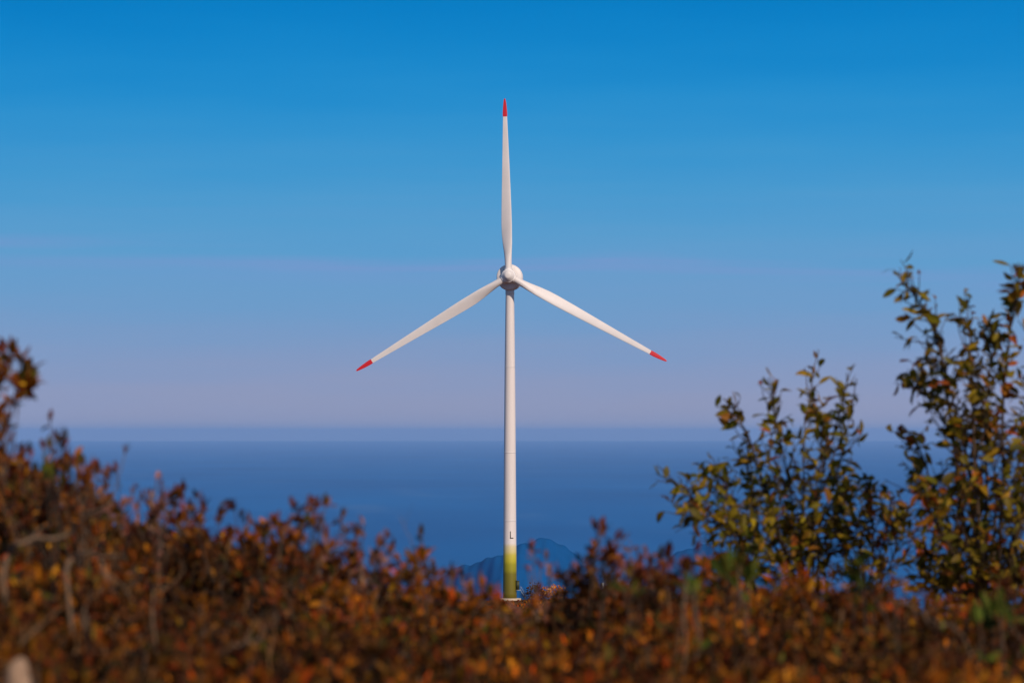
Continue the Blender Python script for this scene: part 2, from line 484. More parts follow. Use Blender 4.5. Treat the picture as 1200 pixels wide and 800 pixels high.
lathe(mb, tower_prof, (0, 0, 0), (0, 0, 1), (1, 0, 0), (0, 1, 0), 64)
tower = mb.build("tower", m_tower, turb, smooth=True)
# section flanges
for py in (430, 530, 610):
    mb = MB(); z = hz(py); r_ = np.interp(z, [p[0] for p in tower_prof], [p[1] for p in tower_prof])
    lathe(mb, [(z - 0.10, r_ - 0.02), (z - 0.10, r_ + 0.018), (z + 0.10, r_ + 0.018), (z + 0.10, r_ - 0.02)], (0, 0, 0), (0, 0, 1), (1, 0, 0), (0, 1, 0), 64)
    mb.build("flange", M_white, tower, smooth=False)


def curved_patch(mb, x0, x1, z0, z1, proud=0.02, nseg=6):
    """A flat-painted rectangle bent round the tower's front."""
    vv = []
    for x in np.linspace(x0, x1, nseg + 1):
        for z in (z0, z1):
            r_ = np.interp(z, [p[0] for p in tower_prof], [p[1] for p in tower_prof])
            for e in (-0.05, proud):
                yy = -math.sqrt(max(r_ * r_ - x * x, 0)); k = (r_ + e) / r_
                vv.append((x * k, yy * k, z))
    q = []
    for s in range(nseg):
        a, c = s * 4, s * 4 + 4
        q += [(a + 1, c + 1, c + 3, a + 3), (a + 2, a + 3, c + 3, c + 2), (a, c, c + 1, a + 1)]
    q += [(0, 1, 3, 2), (nseg * 4, nseg * 4 + 2, nseg * 4 + 3, nseg * 4 + 1)]
    mb.add(np.array(vv), np.array(q))


mb = MB()
lx = (597.5 - 597.5) * MPP
curved_patch(mb, 0.02, 0.24, hz(630.6), hz(622.0))
curved_patch(mb, 0.245, 0.85, hz(630.6), hz(629.4))
mb.build("letter", M_black, tower)

# machine head
YAW, TILT = R(5.0), R(4.0)
ax = np.array((-math.sin(YAW) * math.cos(TILT), -math.cos(YAW) * math.cos(TILT), math.sin(TILT)))
su = unit(np.cross(np.array((0, 0, 1.0)), ax))           # right, as seen from the camera
if su[0] < 0: su = -su
up = unit(np.cross(ax, su))
if up[2] < 0: up = -up
T = np.array((0, 0, hz(325.3)))
mb = MB()
s = np.linspace(0, 1, 14)
rear = [(-8.6 + 0.02, 0.25), (-8.3, 0.95), (-7.6, 1.6), (-6.5, 2.12), (-5.0, 2.55), (-3.0, 2.9), (-1.0, 3.08), (0.6, 3.15), (1.5, 3.13), (1.66, 3.05), (1.74, 2.9), (1.95, 2.3), (2.05, 1.75)]
lathe(mb, rear, T, ax, su, up)
nac = mb.build("nacelle", M_white, turb, smooth=True)
mb = MB()
lathe(mb, [(-0.30, 3.16), (-0.30, 3.19), (0.0, 3.19), (0.0, 3.16)], T, ax, su, up)
mb.build("nacelle_seam", M_white, nac)
mb = MB()
zc = T + ax * -4.6 + np.array((0, 0, 2.6))
tube(mb, [zc, zc + np.array((0, 0, 1.3))], [0.05, 0.03], 6)
mb.build("anemometer", M_black, nac)
mb = MB()
tube(mb, [zc + su * 0.8, zc + su * 0.8 + np.array((0, 0, 0.9))], [0.05, 0.03], 6)
mb.build("wind_vane", M_black, nac)
mb = MB()
lathe(mb, [(hz(345), 5.02 * MPP), (hz(344.5), 5.2 * MPP), (hz(336), 5.2 * MPP)], (0, 0, 0), (0, 0, 1), (1, 0, 0), (0, 1, 0))
mb.build("yaw_collar", M_white, turb, smooth=True)
mb = MB()
lathe(mb, [(2.0, 1.5), (2.1, 1.62), (2.7, 1.68), (4.1, 1.66), (4.5, 1.58), (4.75, 1.42), (5.3, 0.95), (5.55, 0.72), (5.62, 0.55), (5.64, 0.08)], T, ax, su, up)
spin = mb.build("spinner", M_white, turb, smooth=True)
mb = MB()
lathe(mb, [(4.52, 1.50), (4.52, 1.60), (4.58, 1.60), (4.58, 1.45)], T, ax, su, up)
mb.build("spinner_seam", M_concrete, spin)
H = T + ax * 3.55

rpx = np.array([6, 9, 14, 20, 28, 38, 50, 62, 80, 100, 125, 150, 172, 188.5, 190, 194, 200, 205, 208.5, 210])
cpx = np.array([8.2, 8.2, 8.4, 9.0, 10.6, 12.6, 13.6, 13.6, 12.6, 11.2, 9.4, 7.7, 6.2, 5.0, 5.4, 5.2, 4.3, 3.2, 2.0, 0.8])
thk = np.array([1, 1, 0.95, 0.85, 0.62, 0.45, 0.36, 0.31, 0.27, 0.24, 0.22, 0.20, 0.19, 0.18, 0.18, 0.18, 0.18, 0.18, 0.2, 0.3])
tw = np.interp(rpx, [6, 20, 60, 120, 210], [26, 26, 17, 8, 3])
lead = np.interp(rpx, [6, 14, 50, 100, 210], [0.5, 0.5, 0.42, 0.44, 0.5])    # share of the chord ahead of the blade's axis
NA = 28


def blade_mesh(mb, phi, k0, k1, grow=0.0, r_to=None):
    cpx_ = cpx * 0.96
    er = su * math.cos(phi) + up * math.sin(phi)
    et = su * math.sin(phi) - up * math.cos(phi)         # clockwise: the leading side
    vv = []
    for k in range(k0, k1):
        c = cpx_[k] * MPP + grow; t_ = thk[k] * cpx[k] * MPP + grow
        be = R(tw[k]); cd = et * math.cos(be) + ax * math.sin(be); nd = ax * math.cos(be) - et * math.sin(be)
        rnd = np.interp(rpx[k], [14, 45], [1, 0])
        o = H + er * rpx[k] * MPP - ax * 0.004 * (rpx[k] * MPP) - ax * np.interp(rpx[k], [6, 210], [0, 0.6])
        for a in range(NA):
            th = 2 * math.pi * a / NA
            x = math.cos(th)                              # +1 leading, -1 trailing
            u = (1 - x) / 2
            air = 2.6 * (0.2969 * math.sqrt(u) - 0.126 * u - 0.3516 * u ** 2 + 0.2843 * u ** 3 - 0.1015 * u ** 4) / 0.2 * 0.2
            circ = abs(math.sin(th)) * 0.5
            h = (circ * rnd + air * 0.75 * (1 - rnd)) * (1 if math.sin(th) >= 0 else -1)
            vv.append(o + cd * (x * 0.5 + (lead[k] - 0.5)) * c + nd * h * t_)
    n_ = k1 - k0
    i = np.arange(n_ - 1)[:, None] * NA; j = np.arange(NA)[None]; j2 = (j + 1) % NA
    q = np.stack([i + j, i + j2, i + NA + j2, i + NA + j], -1).reshape(-1, 4)
    vv = np.array(vv)
    mb.add(vv, q)
    jj = np.arange(NA)
    for ring in (vv[:NA], vv[-NA:]):
        mb.add(np.concatenate([ring, [ring.mean(0)]]), None, np.stack([np.full(NA, NA), (jj + 1) % NA, jj], -1))
    return er


for kb, lab in enumerate(("upright white blade pointing at the sky", "white blade slanting down to the left", "white blade slanting down to the right")):
    phi = R(91.7 + 120 * kb)
    mb = MB(); blade_mesh(mb, phi, 0, 14)
    bl = mb.build("blade", M_white, turb, smooth=True); tag(bl, lab)
    mb = MB(); er = blade_mesh(mb, phi, 13, 20, grow=0.05)
    mb.build("blade_tip", M_red, bl, smooth=True)
    mb = MB()
    e2 = np.cross(er, ax)
    lathe(mb, [(1.2, 0.94), (1.2, 1.02), (1.78, 1.02), (1.86, 0.95), (1.86, 0.8)], H, er, ax, e2, 32)
    mb.build("root_collar", M_white, bl, smooth=False)

# ------------------------------------------------------------------ things at the turbine's foot
mb = MB()
lathe(mb, [(-0.6, 2.75), (0.28, 2.75), (0.34, 2.68), (0.34, 1.2)], (0, 0, 0), (0, 0, 1), (1, 0, 0), (0, 1, 0), 40)
o = mb.build("foundation_slab", M_concrete); o.location = (base.x, base.y, base.z - 0.12)
tag(o, "pale round concrete slab under the foot of the turbine tower", "foundation")
me = o.data; me.color_attributes["tint"].data.foreach_set("color", np.tile((0.50, 0.40, 0.30, 1.0), len(me.vertices)).astype(np.float32))


def box(mb, c, h, col=(1, 1, 1)):
    c = np.array(c); h = np.array(h)
    v = np.array([c + h * np.array((sx, sy, sz)) for sz in (-1, 1) for sx, sy in ((-1, -1), (1, -1), (1, 1), (-1, 1))])
    mb.add(v, np.array([(3, 2, 1, 0), (4, 5, 6, 7), (0, 1, 5, 4), (1, 2, 6, 5), (2, 3, 7, 6), (3, 0, 4, 7)]), None, col)


# raised entrance on the tower's right flank: dark door housing, landing, flight of steps
rt = 8.0 * MPP
mb = MB(); box(mb, (rt + 0.22, -0.55, 3.35), (0.42, 0.5, 1.05)); ent = mb.build("entrance_door", M_kiosk, turb)
mb = MB(); box(mb, (rt + 0.22, -0.55, 4.46), (0.48, 0.56, 0.05)); mb.build("door_hood", M_kiosk, ent)
mb = MB(); box(mb, (rt + 0.66, -0.6, 3.2), (0.02, 0.03, 0.14)); mb.build("handle", M_black, ent)
mb = MB(); box(mb, (rt + 0.45, -0.55, 2.22), (0.62, 0.62, 0.06)); mb.build("landing", M_kiosk_roof, turb)
mb = MB()
for k in range(9):
    box(mb, (rt + 1.05 + 0.13 * k, -0.55, 2.0 - 0.22 * k), (0.12, 0.5, 0.028))
for sy in (-1.07, -0.03):
    tube(mb, [(rt + 0.98, sy, 2.12), (rt + 2.2, sy, 0.08)], [0.04, 0.04], 6)
    tube(mb, [(rt + 0.98, sy, 3.1), (rt + 2.2, sy, 1.05)], [0.025, 0.025], 6)
    for f in (0, 0.5, 1):
        tube(mb, [(rt + 0.98 + 1.22 * f, sy, 2.12 - 2.04 * f), (rt + 0.98 + 1.22 * f, sy, 3.1 - 2.05 * f)], [0.022, 0.022], 6)
mb.build("steps", M_kiosk_roof, turb)

wp = P(706.6, 687, 1000)
so = tag(empty("marker_post", (wp[0], 1000, float(ground_z(wp[0], 1000)))), "tiny white marker post with a dark side out on the ridge right of the turbine", "post")
hh = wp[2] - float(ground_z(wp[0], 1000))
mb = MB(); box(mb, (0.0, 0, hh / 2 + 0.45), (0.2, 0.12, hh / 2 + 0.45)); mb.build("post", M_signwhite, so)
mb = MB(); box(mb, (-0.34, 0.02, hh + 0.45), (0.13, 0.08, 0.5)); mb.build("dark_plate", M_black, so)

# ------------------------------------------------------------------ vegetation
RUST = [(4, (0.215, 0.058, 0.003)), (3, (0.30, 0.094, 0.004)), (3, (0.13, 0.030, 0.004)), (1, (0.36, 0.15, 0.008)), (3, (0.085, 0.042, 0.007)), (1.6, (0.32, 0.050, 0.004)), (0.8, (0.075, 0.068, 0.008))]
REDB = [(4, (0.120, 0.026, 0.006)), (3, (0.075, 0.017, 0.005)), (2.5, (0.20, 0.060, 0.008)), (1.5, (0.24, 0.09, 0.009)), (1.8, (0.060, 0.045, 0.008))]
PINK = [(4, (0.22, 0.085, 0.060)), (3, (0.15, 0.038, 0.022)), (2, (0.27, 0.13, 0.09)), (2.5, (0.12, 0.045, 0.015))]
DARK = [(4, (0.055, 0.018, 0.006)), (3, (0.085, 0.028, 0.005)), (2, (0.14, 0.055, 0.007)), (1.3, (0.040, 0.034, 0.008))]
OLIVE = [(4, (0.19, 0.14, 0.009)), (3, (0.095, 0.085, 0.008)), (2.5, (0.28, 0.185, 0.011)), (1.0, (0.20, 0.09, 0.010)), (0.3, (0.26, 0.07, 0.010))]
OLIVE_O = [(4, (0.17, 0.12, 0.009)), (2.5, (0.085, 0.072, 0.008)), (2.5, (0.26, 0.165, 0.011)), (1.2, (0.23, 0.095, 0.010)), (0.6, (0.28, 0.07, 0.012))]
GREEN = [(4, (0.045, 0.065, 0.006)), (3, (0.065, 0.080, 0.008)), (1, (0.11, 0.09, 0.010))]
ORANGE = [(4, (0.75, 0.22, 0.02)), (2, (0.6, 0.14, 0.012)), (1, (0.75, 0.35, 0.08))]
BARK_G = np.array((0.075, 0.05, 0.034)); BARK_P = np.array((0.22, 0.14, 0.085)); BARK_D = np.array((0.05, 0.032, 0.02))


def grow_shrub(sm, lm, base_p, tips, pal, leaf=0.024, tuft=(4, 7), twigs=3, bark=BARK_G, stem_r=0.0028, scatter=7, spread=1.0):
    """Stems from the base to each tip, side twigs, leaves in tufts at the ends and scattered below them."""
    base_p = np.asarray(base_p)
    LP, LD, LN, LL, tw_ = [], [], [], [], []
    for tip in tips:
        tip = np.asarray(tip)
        Ln = np.linalg.norm(tip - base_p)
        b0 = base_p + rng.normal(0, 0.03, 3) * (1, 1, 0.1)
        mid = b0 * 0.5 + tip * 0.5 + rng.normal(0, 0.05, 3) * Ln + np.array((0, 0, 0.06 * Ln))
        q3 = b0 * 0.2 + tip * 0.8 + rng.normal(0, 0.035, 3) * Ln
        line = smooth_line([b0, mid, q3, tip], 12)
        bc = bark * rng.uniform(0.5, 1.5)
        tube(sm, line, np.linspace(stem_r, stem_r * 0.35, 12) * rng.uniform(0.7, 1.3), 4, bc)
        ends = [(tip, unit(line[-1] - line[-3]))]
        for _ in range(twigs):
            k = rng.integers(4, 11)
            dirn = unit(unit(line[k] - line[k - 1]) + rng.normal(0, 0.55, 3) * (1, 1, 0.6) + np.array((0, 0, 0.45)))
            ln = rng.uniform(0.03, 0.11) * spread
            e = line[k] + dirn * ln
            if e[2] > tip[2] - 0.004: e = e - np.array((0, 0, e[2] - tip[2] + 0.004))
            m_ = (line[k] + e) / 2 + rng.normal(0, 0.006, 3)
            tl = smooth_line([line[k], m_, e], 5)
            tube(sm, tl, np.linspace(stem_r * 0.45, stem_r * 0.22, 5), 3, bc)
            ends.append((e, unit(tl[-1] - tl[-2])))
            for t_ in range(max(1, scatter // 3)):
                f = rng.uniform(0.2, 0.9); p = tl[0] * (1 - f) + e * f
                LP.append(p); LD.append(unit(dirn * 0.6 + rng.normal(0, 0.7, 3))); LL.append(leaf * rng.uniform(0.5, 1.05))
        for e, dirn in ends:
            for _ in range(rng.integers(*tuft)):
                LP.append(e - dirn * rng.uniform(0, 0.014)); LD.append(unit(dirn * 1.0 + rng.normal(0, 0.55, 3) + np.array((0, 0, 0.25)))); LL.append(leaf * rng.uniform(0.6, 1.2))
        for _ in range(scatter):
            k = rng.uniform(0.35, 0.97) * 11; a = int(k); p = line[a] + (line[min(a + 1, 11)] - line[a]) * (k - a)
            LP.append(p); LD.append(unit(rng.normal(0, 0.8, 3) + np.array((0, 0, 0.5)))); LL.append(leaf * rng.uniform(0.6, 1.1))
    n_ = len(LP)
    LN = unit(rng.normal(0, 0.6, (n_, 3)) + np.array((0, -0.25, 0.75)))
    leaves(lm, LP, LD, LN, np.array(LL) * 1.1, rng.uniform(0.27, 0.46, n_), pick(pal, n_, 0.38), rng.normal(0.12, 0.2, n_), rng.uniform(0.1, 0.6, n_))


SKY_X = [-400, 0, 60, 110, 150, 190, 230, 270, 320, 380, 400, 450, 490, 520, 560, 590, 650, 690, 704, 740, 780, 840, 900, 1000, 1050, 1100, 1200, 1600]
SKY_Y = [490, 500, 528, 545, 574, 582, 592, 604, 612, 622, 636, 652, 664, 680, 688, 692, 694, 686, 674, 660, 658, 658, 662, 662, 674, 680, 678, 676]


def sky_y(px):
    return np.interp(px, SKY_X, SKY_Y)


# --- the low mass of scrub in front: nobody could count it, so one object for its stems and leaves
stm, lfm = MB(), MB()
N_MASS = 600
for k in range(N_MASS):
    d = 4.3 + 5.6 * rng.random() ** 0.85
    px = rng.uniform(-420, 1620)
    t_ = (8.0 - d) / (8.0 - 4.4)
    ys = sky_y(px)
    yt = ys + max(t_, -0.0) * (815 - ys) * 0.93 + (20 if t_ > 0 else 26) + abs(rng.normal(0, 14))
    yt += 26 * math.sin(px * 0.021 + 5.1 * d) * math.sin(px * 0.0093 - 3.3 * d + 1) * min(1, max(0, t_ * 2.5))
    top = P(px, yt, d)
    gz = float(ground_z(top[0], d))
    tips = []
    for _ in range(rng.integers(7, 12)):
        x = px + rng.normal(0, 42)
        tips.append(P(x, yt + abs(rng.normal(0, 26)) + (sky_y(x) - ys) * max(0, 1 - t_), d + rng.normal(0, 0.12)))
    r_ = rng.random()
    pal = RUST if r_ < 0.50 else DARK if r_ < 0.90 else REDB
    shade = rng.choice([0.35, 0.6, 0.85, 1.1, 1.35])  # random plant tone; its dark end paints the shaded gaps between clumps
    pal = [(w_, tuple(np.array(c_) * shade)) for w_, c_ in pal]
    grow_shrub(stm, lfm, (top[0], d, gz), tips, pal, leaf=rng.choice([0.016, 0.019, 0.023]), twigs=5, bark=np.array((0.24, 0.12, 0.05)) * rng.uniform(0.5, 1.0) if rng.random() < 0.12 else BARK_G, scatter=11, tuft=(4, 8), stem_r=0.0022)
for k in range(260):
    d = 4.3 + 4.4 * rng.random()
    px = rng.uniform(-420, 1620); ys = sky_y(px); t_ = (8.0 - d) / 3.6
    yt = ys + max(t_, 0) * (815 - ys) * 0.93 + rng.uniform(6, 60)
    tip = P(px, yt, d); foot = np.array((tip[0] + rng.normal(0, 0.09), d + rng.normal(0, 0.05), float(ground_z(tip[0], d))))
    ln = smooth_line([foot, foot * 0.5 + tip * 0.5 + rng.normal(0, 0.03, 3), foot * 0.2 + tip * 0.8 + rng.normal(0, 0.015, 3), tip], 9)
    tube(stm, ln, np.linspace(0.0026, 0.0010, 9) * rng.uniform(0.6, 1.3), 4, np.array((0.25, 0.12, 0.045)) * rng.uniform(0.25, 1.0))
    for q_ in range(rng.integers(0, 3)):
        a = rng.integers(4, 8); e = ln[a] + np.array((rng.normal(0, 0.03), rng.normal(0, 0.02), rng.uniform(0.01, 0.05)))
        tube(stm, smooth_line([ln[a], (ln[a] + e) / 2 + rng.normal(0, 0.004, 3), e], 4), np.linspace(0.0012, 0.0006, 4), 3, np.array((0.26, 0.15, 0.075)) * rng.uniform(0.4, 1.1))
o = lfm.build("undergrowth_leaves", M_shrub)
tag(o, "dense mass of rusty brown and orange autumn scrub along the bottom", "undergrowth", kind="stuff")
o2 = stm.build("undergrowth_stems", M_bark)
tag(o2, "tangle of thin grey brown stems inside the rusty scrub", "undergrowth", kind="stuff")

# --- shrubs that stand out against the sea and sky: each its own thing (> stems, foliage)
SHRUBS = [
    # px, distance, [tip (px, py)...], palette, label
    (-70, 7.2, [(12, 402), (24, 412), (30, 426), (2, 425), (-10, 440), (-40, 400), (-60, 440)], RUST, "tall shrub leaning in at the left edge with an orange leaf tuft against the sky"),
    (2, 7.2, [(6, 486), (-4, 480), (12, 505), (-14, 500), (24, 520), (2, 520)], REDB, "dark red leaved shrub below the orange tuft at the left edge"),
    (68, 7.6, [(58, 484), (66, 500), (76, 505), (50, 515), (88, 525), (98, 530)], REDB, "brown shrub whose peak tip stands highest on the left slope after the edge"),
    (122, 8.0, [(112, 545), (124, 552), (148, 518), (136, 540), (104, 556), (94, 528)], PINK, "shrub on the left slope with one thin pink twig bent far out to its right"),
    (188, 7.8, [(184, 550), (190, 562), (196, 575), (178, 572), (205, 580)], PINK, "pale pink tipped shrub spike standing over a dip in the left slope"),
    (230, 7.8, [(232, 573), (222, 588), (240, 590), (212, 592), (216, 565)], REDB, "shrub with a single round dark red tuft on a thin stalk"),
    (272, 7.8, [(262, 580), (275, 585), (284, 598), (292, 605), (300, 612)], REDB, "shrub with crossing grey twigs and sparse red tips left of centre"),
    (326, 7.8, [(322, 600), (314, 606), (334, 606), (342, 612), (304, 614)], RUST, "broad orange brown shrub just left of the dark red upright tufts"),
    (362, 7.6, [(347, 584), (352, 600), (372, 584), (384, 580), (366, 600), (378, 606)], REDB, "shrub with two upright dark red tufts on the middle of the left slope"),
    (410, 8.0, [(401, 600), (404, 612), (426, 602), (420, 614), (412, 630), (396, 628)], PINK, "shrub with two pale pink sprigs forming a V"),
    (455, 8.0, [(453, 620), (446, 626), (460, 634), (440, 640), (468, 645)], PINK, "low shrub with one small dark tuft between pale sprigs"),
    (493, 7.8, [(494, 620), (488, 640), (500, 642), (480, 650), (506, 655)], RUST, "shrub with a leaning bare grey twig before the blue sea"),
    (536, 8.0, [(532, 658), (526, 662), (540, 664), (518, 668), (550, 676)], PINK, "low pink tipped shrub left of the turbine tower"),
    (572, 7.6, [(564, 676), (574, 682), (584, 690), (556, 690)], RUST, "very low brown shrub right at the left of the tower foot"),
    (632, 8.4, [(624, 632), (639, 642), (634, 655), (618, 658), (645, 660), (652, 668)], PINK, "thin see-through shrub of pink seed heads right of the tower foot"),
    (676, 8.0, [(672, 664), (680, 650), (664, 670), (688, 668), (678, 675)], DARK, "small dark tufted shrub before the blue hill's right slope"),
    (708, 7.8, [(697, 606), (704, 612), (700, 628), (712, 630), (718, 640), (694, 640), (722, 622)], REDB, "tallest dark red upright shrub in the middle, right of the blue hill"),
    (742, 7.8, [(733, 620), (738, 634), (748, 640), (756, 636), (728, 644), (762, 648)], PINK, "pink and red shrub right beside the tallest upright one"),
    (790, 7.8, [(779, 636), (786, 644), (797, 648), (804, 650), (816, 634), (772, 650), (824, 650)], REDB, "shrub with a bright red tip below the small left sapling"),
    (850, 7.6, [(838, 644), (850, 652), (862, 650), (872, 654), (828, 654)], RUST, "reddish brown shrub around the base of the small left sapling"),
    (940, 7.6, [(922, 662), (940, 664), (958, 668), (904, 668), (975, 664)], RUST, "brown shrub hiding the base of the middle tree"),
    (1030, 7.4, [(1010, 656), (1030, 664), (1048, 674), (1000, 660), (1060, 684)], REDB, "wine red shrub before the gap between the two larger trees"),
    (1105, 7.4, [(1088, 692), (1106, 700), (1124, 694), (1070, 700), (1140, 696)], RUST, "flat orange brown shrub under the gap in the right tree"),
    (1190, 7.4, [(1170, 670), (1184, 664), (1200, 660), (1215, 655), (1160, 690), (1230, 670)], REDB, "dark red shrub at the right edge beneath the large tree"),
]
for px, d, tips, pal, label in SHRUBS:
    b0 = P(px, 700, d); gz = float(ground_z(b0[0], d)) - 0.02
    root = tag(empty("autumn_shrub", (b0[0], d, gz)), label, "shrub", "autumn shrubs along the skyline")
    sm, lm = MB(), MB()
    tp = []
    for (x, y) in tips:
        tp.append(P(x, y + 8, d + rng.normal(0, 0.08)))
    low = max(t[1] for t in tips)
    for _ in range(14):
        x = px - (40 if px < -50 else 0) + rng.normal(0, 26); tp.append(P(x, max(low + 10, sky_y(x) + (14 if 600 < px < 660 else -6)) + abs(rng.normal(0, 24)), d + rng.normal(0, 0.14)))
    sparse = pal is PINK
    grow_shrub(sm, lm, (b0[0], d, gz), tp, pal, leaf=0.020 if sparse else 0.030 if px < -50 else 0.022, twigs=3 if sparse else 5, spread=0.6,
               bark=BARK_G * 1.6 if sparse else BARK_G, scatter=4 if sparse else 8, tuft=(3, 6) if sparse else (7, 11) if px < -50 else (4, 7))
    off = np.array((b0[0], d, gz))
    sm.build("stems", M_bark, root, origin=off)
    lm.build("foliage", M_shrub, root, origin=off)

# --- green leaved sprigs in the scrub
for px, py, d, n_, ln, label in [
    (870, 672, 6.6, 4, 0.034, "small bright green leaved plant poking up below the left sapling"),
    (1168, 722, 6.2, 4, 0.036, "low green leaved plant in the scrub near the right edge"),
    (728, 688, 6.6, 3, 0.026, "olive green leaved plant in the scrub right of the tallest red shrub"),
    (1005, 668, 7.0, 5, 0.030, "yellow green leaved plant beside the wine red shrub"),
    (55, 560, 6.9, 4, 0.028, "dull green leaved plant inside the tall left shrubs"),
    (815, 690, 6.2, 3, 0.026, "tiny green leaved plant deep in the scrub below the saplings")]:
    b0 = P(px, py, d); gz = float(ground_z(b0[0], d)) - 0.02
    root = tag(empty("green_plant", (b0[0], d, gz)), label, "plant", "green plants in the scrub")
    sm, lm = MB(), MB()
    tp = [P(px + rng.normal(0, 13), py + rng.normal(0, 9), d + rng.normal(0, 0.05)) for _ in range(n_)]
    grow_shrub(sm, lm, (b0[0], d, gz), tp, GREEN, leaf=ln, twigs=1, scatter=1, tuft=(3, 5), spread=0.5)
    off = np.array((b0[0], d, gz))
    sm.build("stems", M_bark, root, origin=off); lm.build("foliage", M_shrub, root, origin=off)

# --- bare branches
for name, d, r0, pts, colr, label in [
    ("dead_branch", 6.0, 0.0052, [(2, 676), (12, 646), (22, 637), (40, 632), (78, 627), (100, 606), (128, 590)], BARK_P, "grey twisted dead branch bending level in the left scrub"),
    ("dead_branch", 5.9, 0.0048, [(76, 668), (86, 652), (104, 647), (118, 658), (126, 680)], BARK_P, "arched dead branch looping just right of the twisted one"),
    ("dead_branch", 5.6, 0.0040, [(112, 800), (104, 765), (101, 735), (98, 708)], BARK_P * 1.1, "short upright pale dead stem low in the left scrub"),
    ("dead_branch", 6.0, 0.0036, [(176, 720), (181, 690), (182, 655), (190, 615)], BARK_P, "thin upright dead stem between the orange leaves of the left scrub"),
    ("dead_branch", 7.6, 0.0020, [(500, 720), (492, 665), (480, 630), (468, 604)], BARK_P, "thin bare twig leaning left before the sea left of the tower"),
    ("dead_branch", 5.9, 0.0040, [(800, 800), (803, 750), (800, 705), (806, 680)], BARK_P * 0.9, "thin upright dead stem in the scrub below the saplings"),
    ("dead_branch", 5.8, 0.0040, [(1050, 700), (1075, 715), (1095, 728), (1120, 735), (1140, 770)], BARK_P * 0.9, "slanting dead branch in the scrub under the large right tree"),
    ("dead_branch", 5.4, 0.0040, [(240, 790), (265, 760), (290, 752), (310, 745), (325, 720)], BARK_P, "crooked dead branch low in the scrub left of the middle")]:
    mb = MB()
    w3 = np.array([P(x, y, d + rng.normal(0, 0.03)) for x, y in pts])
    ln = smooth_line(w3, 28); ln = ln + rng.normal(0, 0.0012, ln.shape)
    if name == "dead_branch":
        foot = ln[0].copy(); foot[1] += 0.28; foot[2] = ground_z(foot[0], d) - 0.02
        ln = np.concatenate([smooth_line([foot, (foot + ln[0]) / 2 + np.array((0.02, 0, 0)), ln[0]], 8)[:-1], ln])
    r0 *= 0.75 if 'twisted' in label or 'arched' in label else 0.45
    ln[:, 2] += 0.004 * np.sin(np.arange(len(ln)) * 1.3) * rng.random(len(ln)); colr = colr * 0.75
    tube(mb, ln, np.linspace(r0, r0 * 0.55, len(ln)), 7, colr)
    for _ in range(3):
        k = rng.integers(12, len(ln) - 3); e = ln[k] + unit(ln[k] - ln[k - 2] + rng.normal(0, 0.008, 3)) * rng.uniform(0.03, 0.07)
        tube(mb, smooth_line([ln[k], (ln[k] + e) / 2 + rng.normal(0, 0.004, 3), e], 5), np.linspace(r0 * 0.4, r0 * 0.15, 5), 4, colr)
    tag(mb.build(name, M_bark, smooth=True, origin=None), label, "branch", "dead branches in the scrub")

# --- pale stone at the lower left
c = P(21, 804, 4.5)
mb = MB()
th = np.linspace(0, math.pi, 14); ph = np.linspace(0, 2 * math.pi, 20, endpoint=False)
TH, PH = np.meshgrid(th, ph, indexing="ij")
rr_ = 1 + 0.10 * np.sin(3 * PH + 2 * TH) * np.sin(TH) + 0.06 * np.sin(5 * TH + PH)
v = np.stack([0.0135 * rr_ * np.sin(TH) ** 0.7 * np.cos(PH), 0.0155 * rr_ * np.sin(TH) ** 0.8 * np.sin(PH), 0.030 * rr_ * np.cos(TH)], -1).reshape(-1, 3)
i = np.arange(13)[:, None] * 20; j = np.arange(20)[None]
mb.add(v + np.array((0, 0, 0)), np.stack([i + j, i + 20 + j, i + 20 + (j + 1) % 20, i + (j + 1) % 20], -1).reshape(-1, 4), None, (0.28, 0.18, 0.115))
gz = float(ground_z(c[0], 4.5))
tube(mb, [(0.004, 0, gz - c[2] - 0.02), (0.002, 0.0, (gz - c[2]) * 0.5), (0, 0, -0.012)], [0.026, 0.022, 0.0135], 12, (0.30, 0.20, 0.14))
o = mb.build("tree_stub", M_stone, smooth=True); o.location = c
tag(o, "pale broken wooden stub with a rounded top at the lower left corner", "stub")

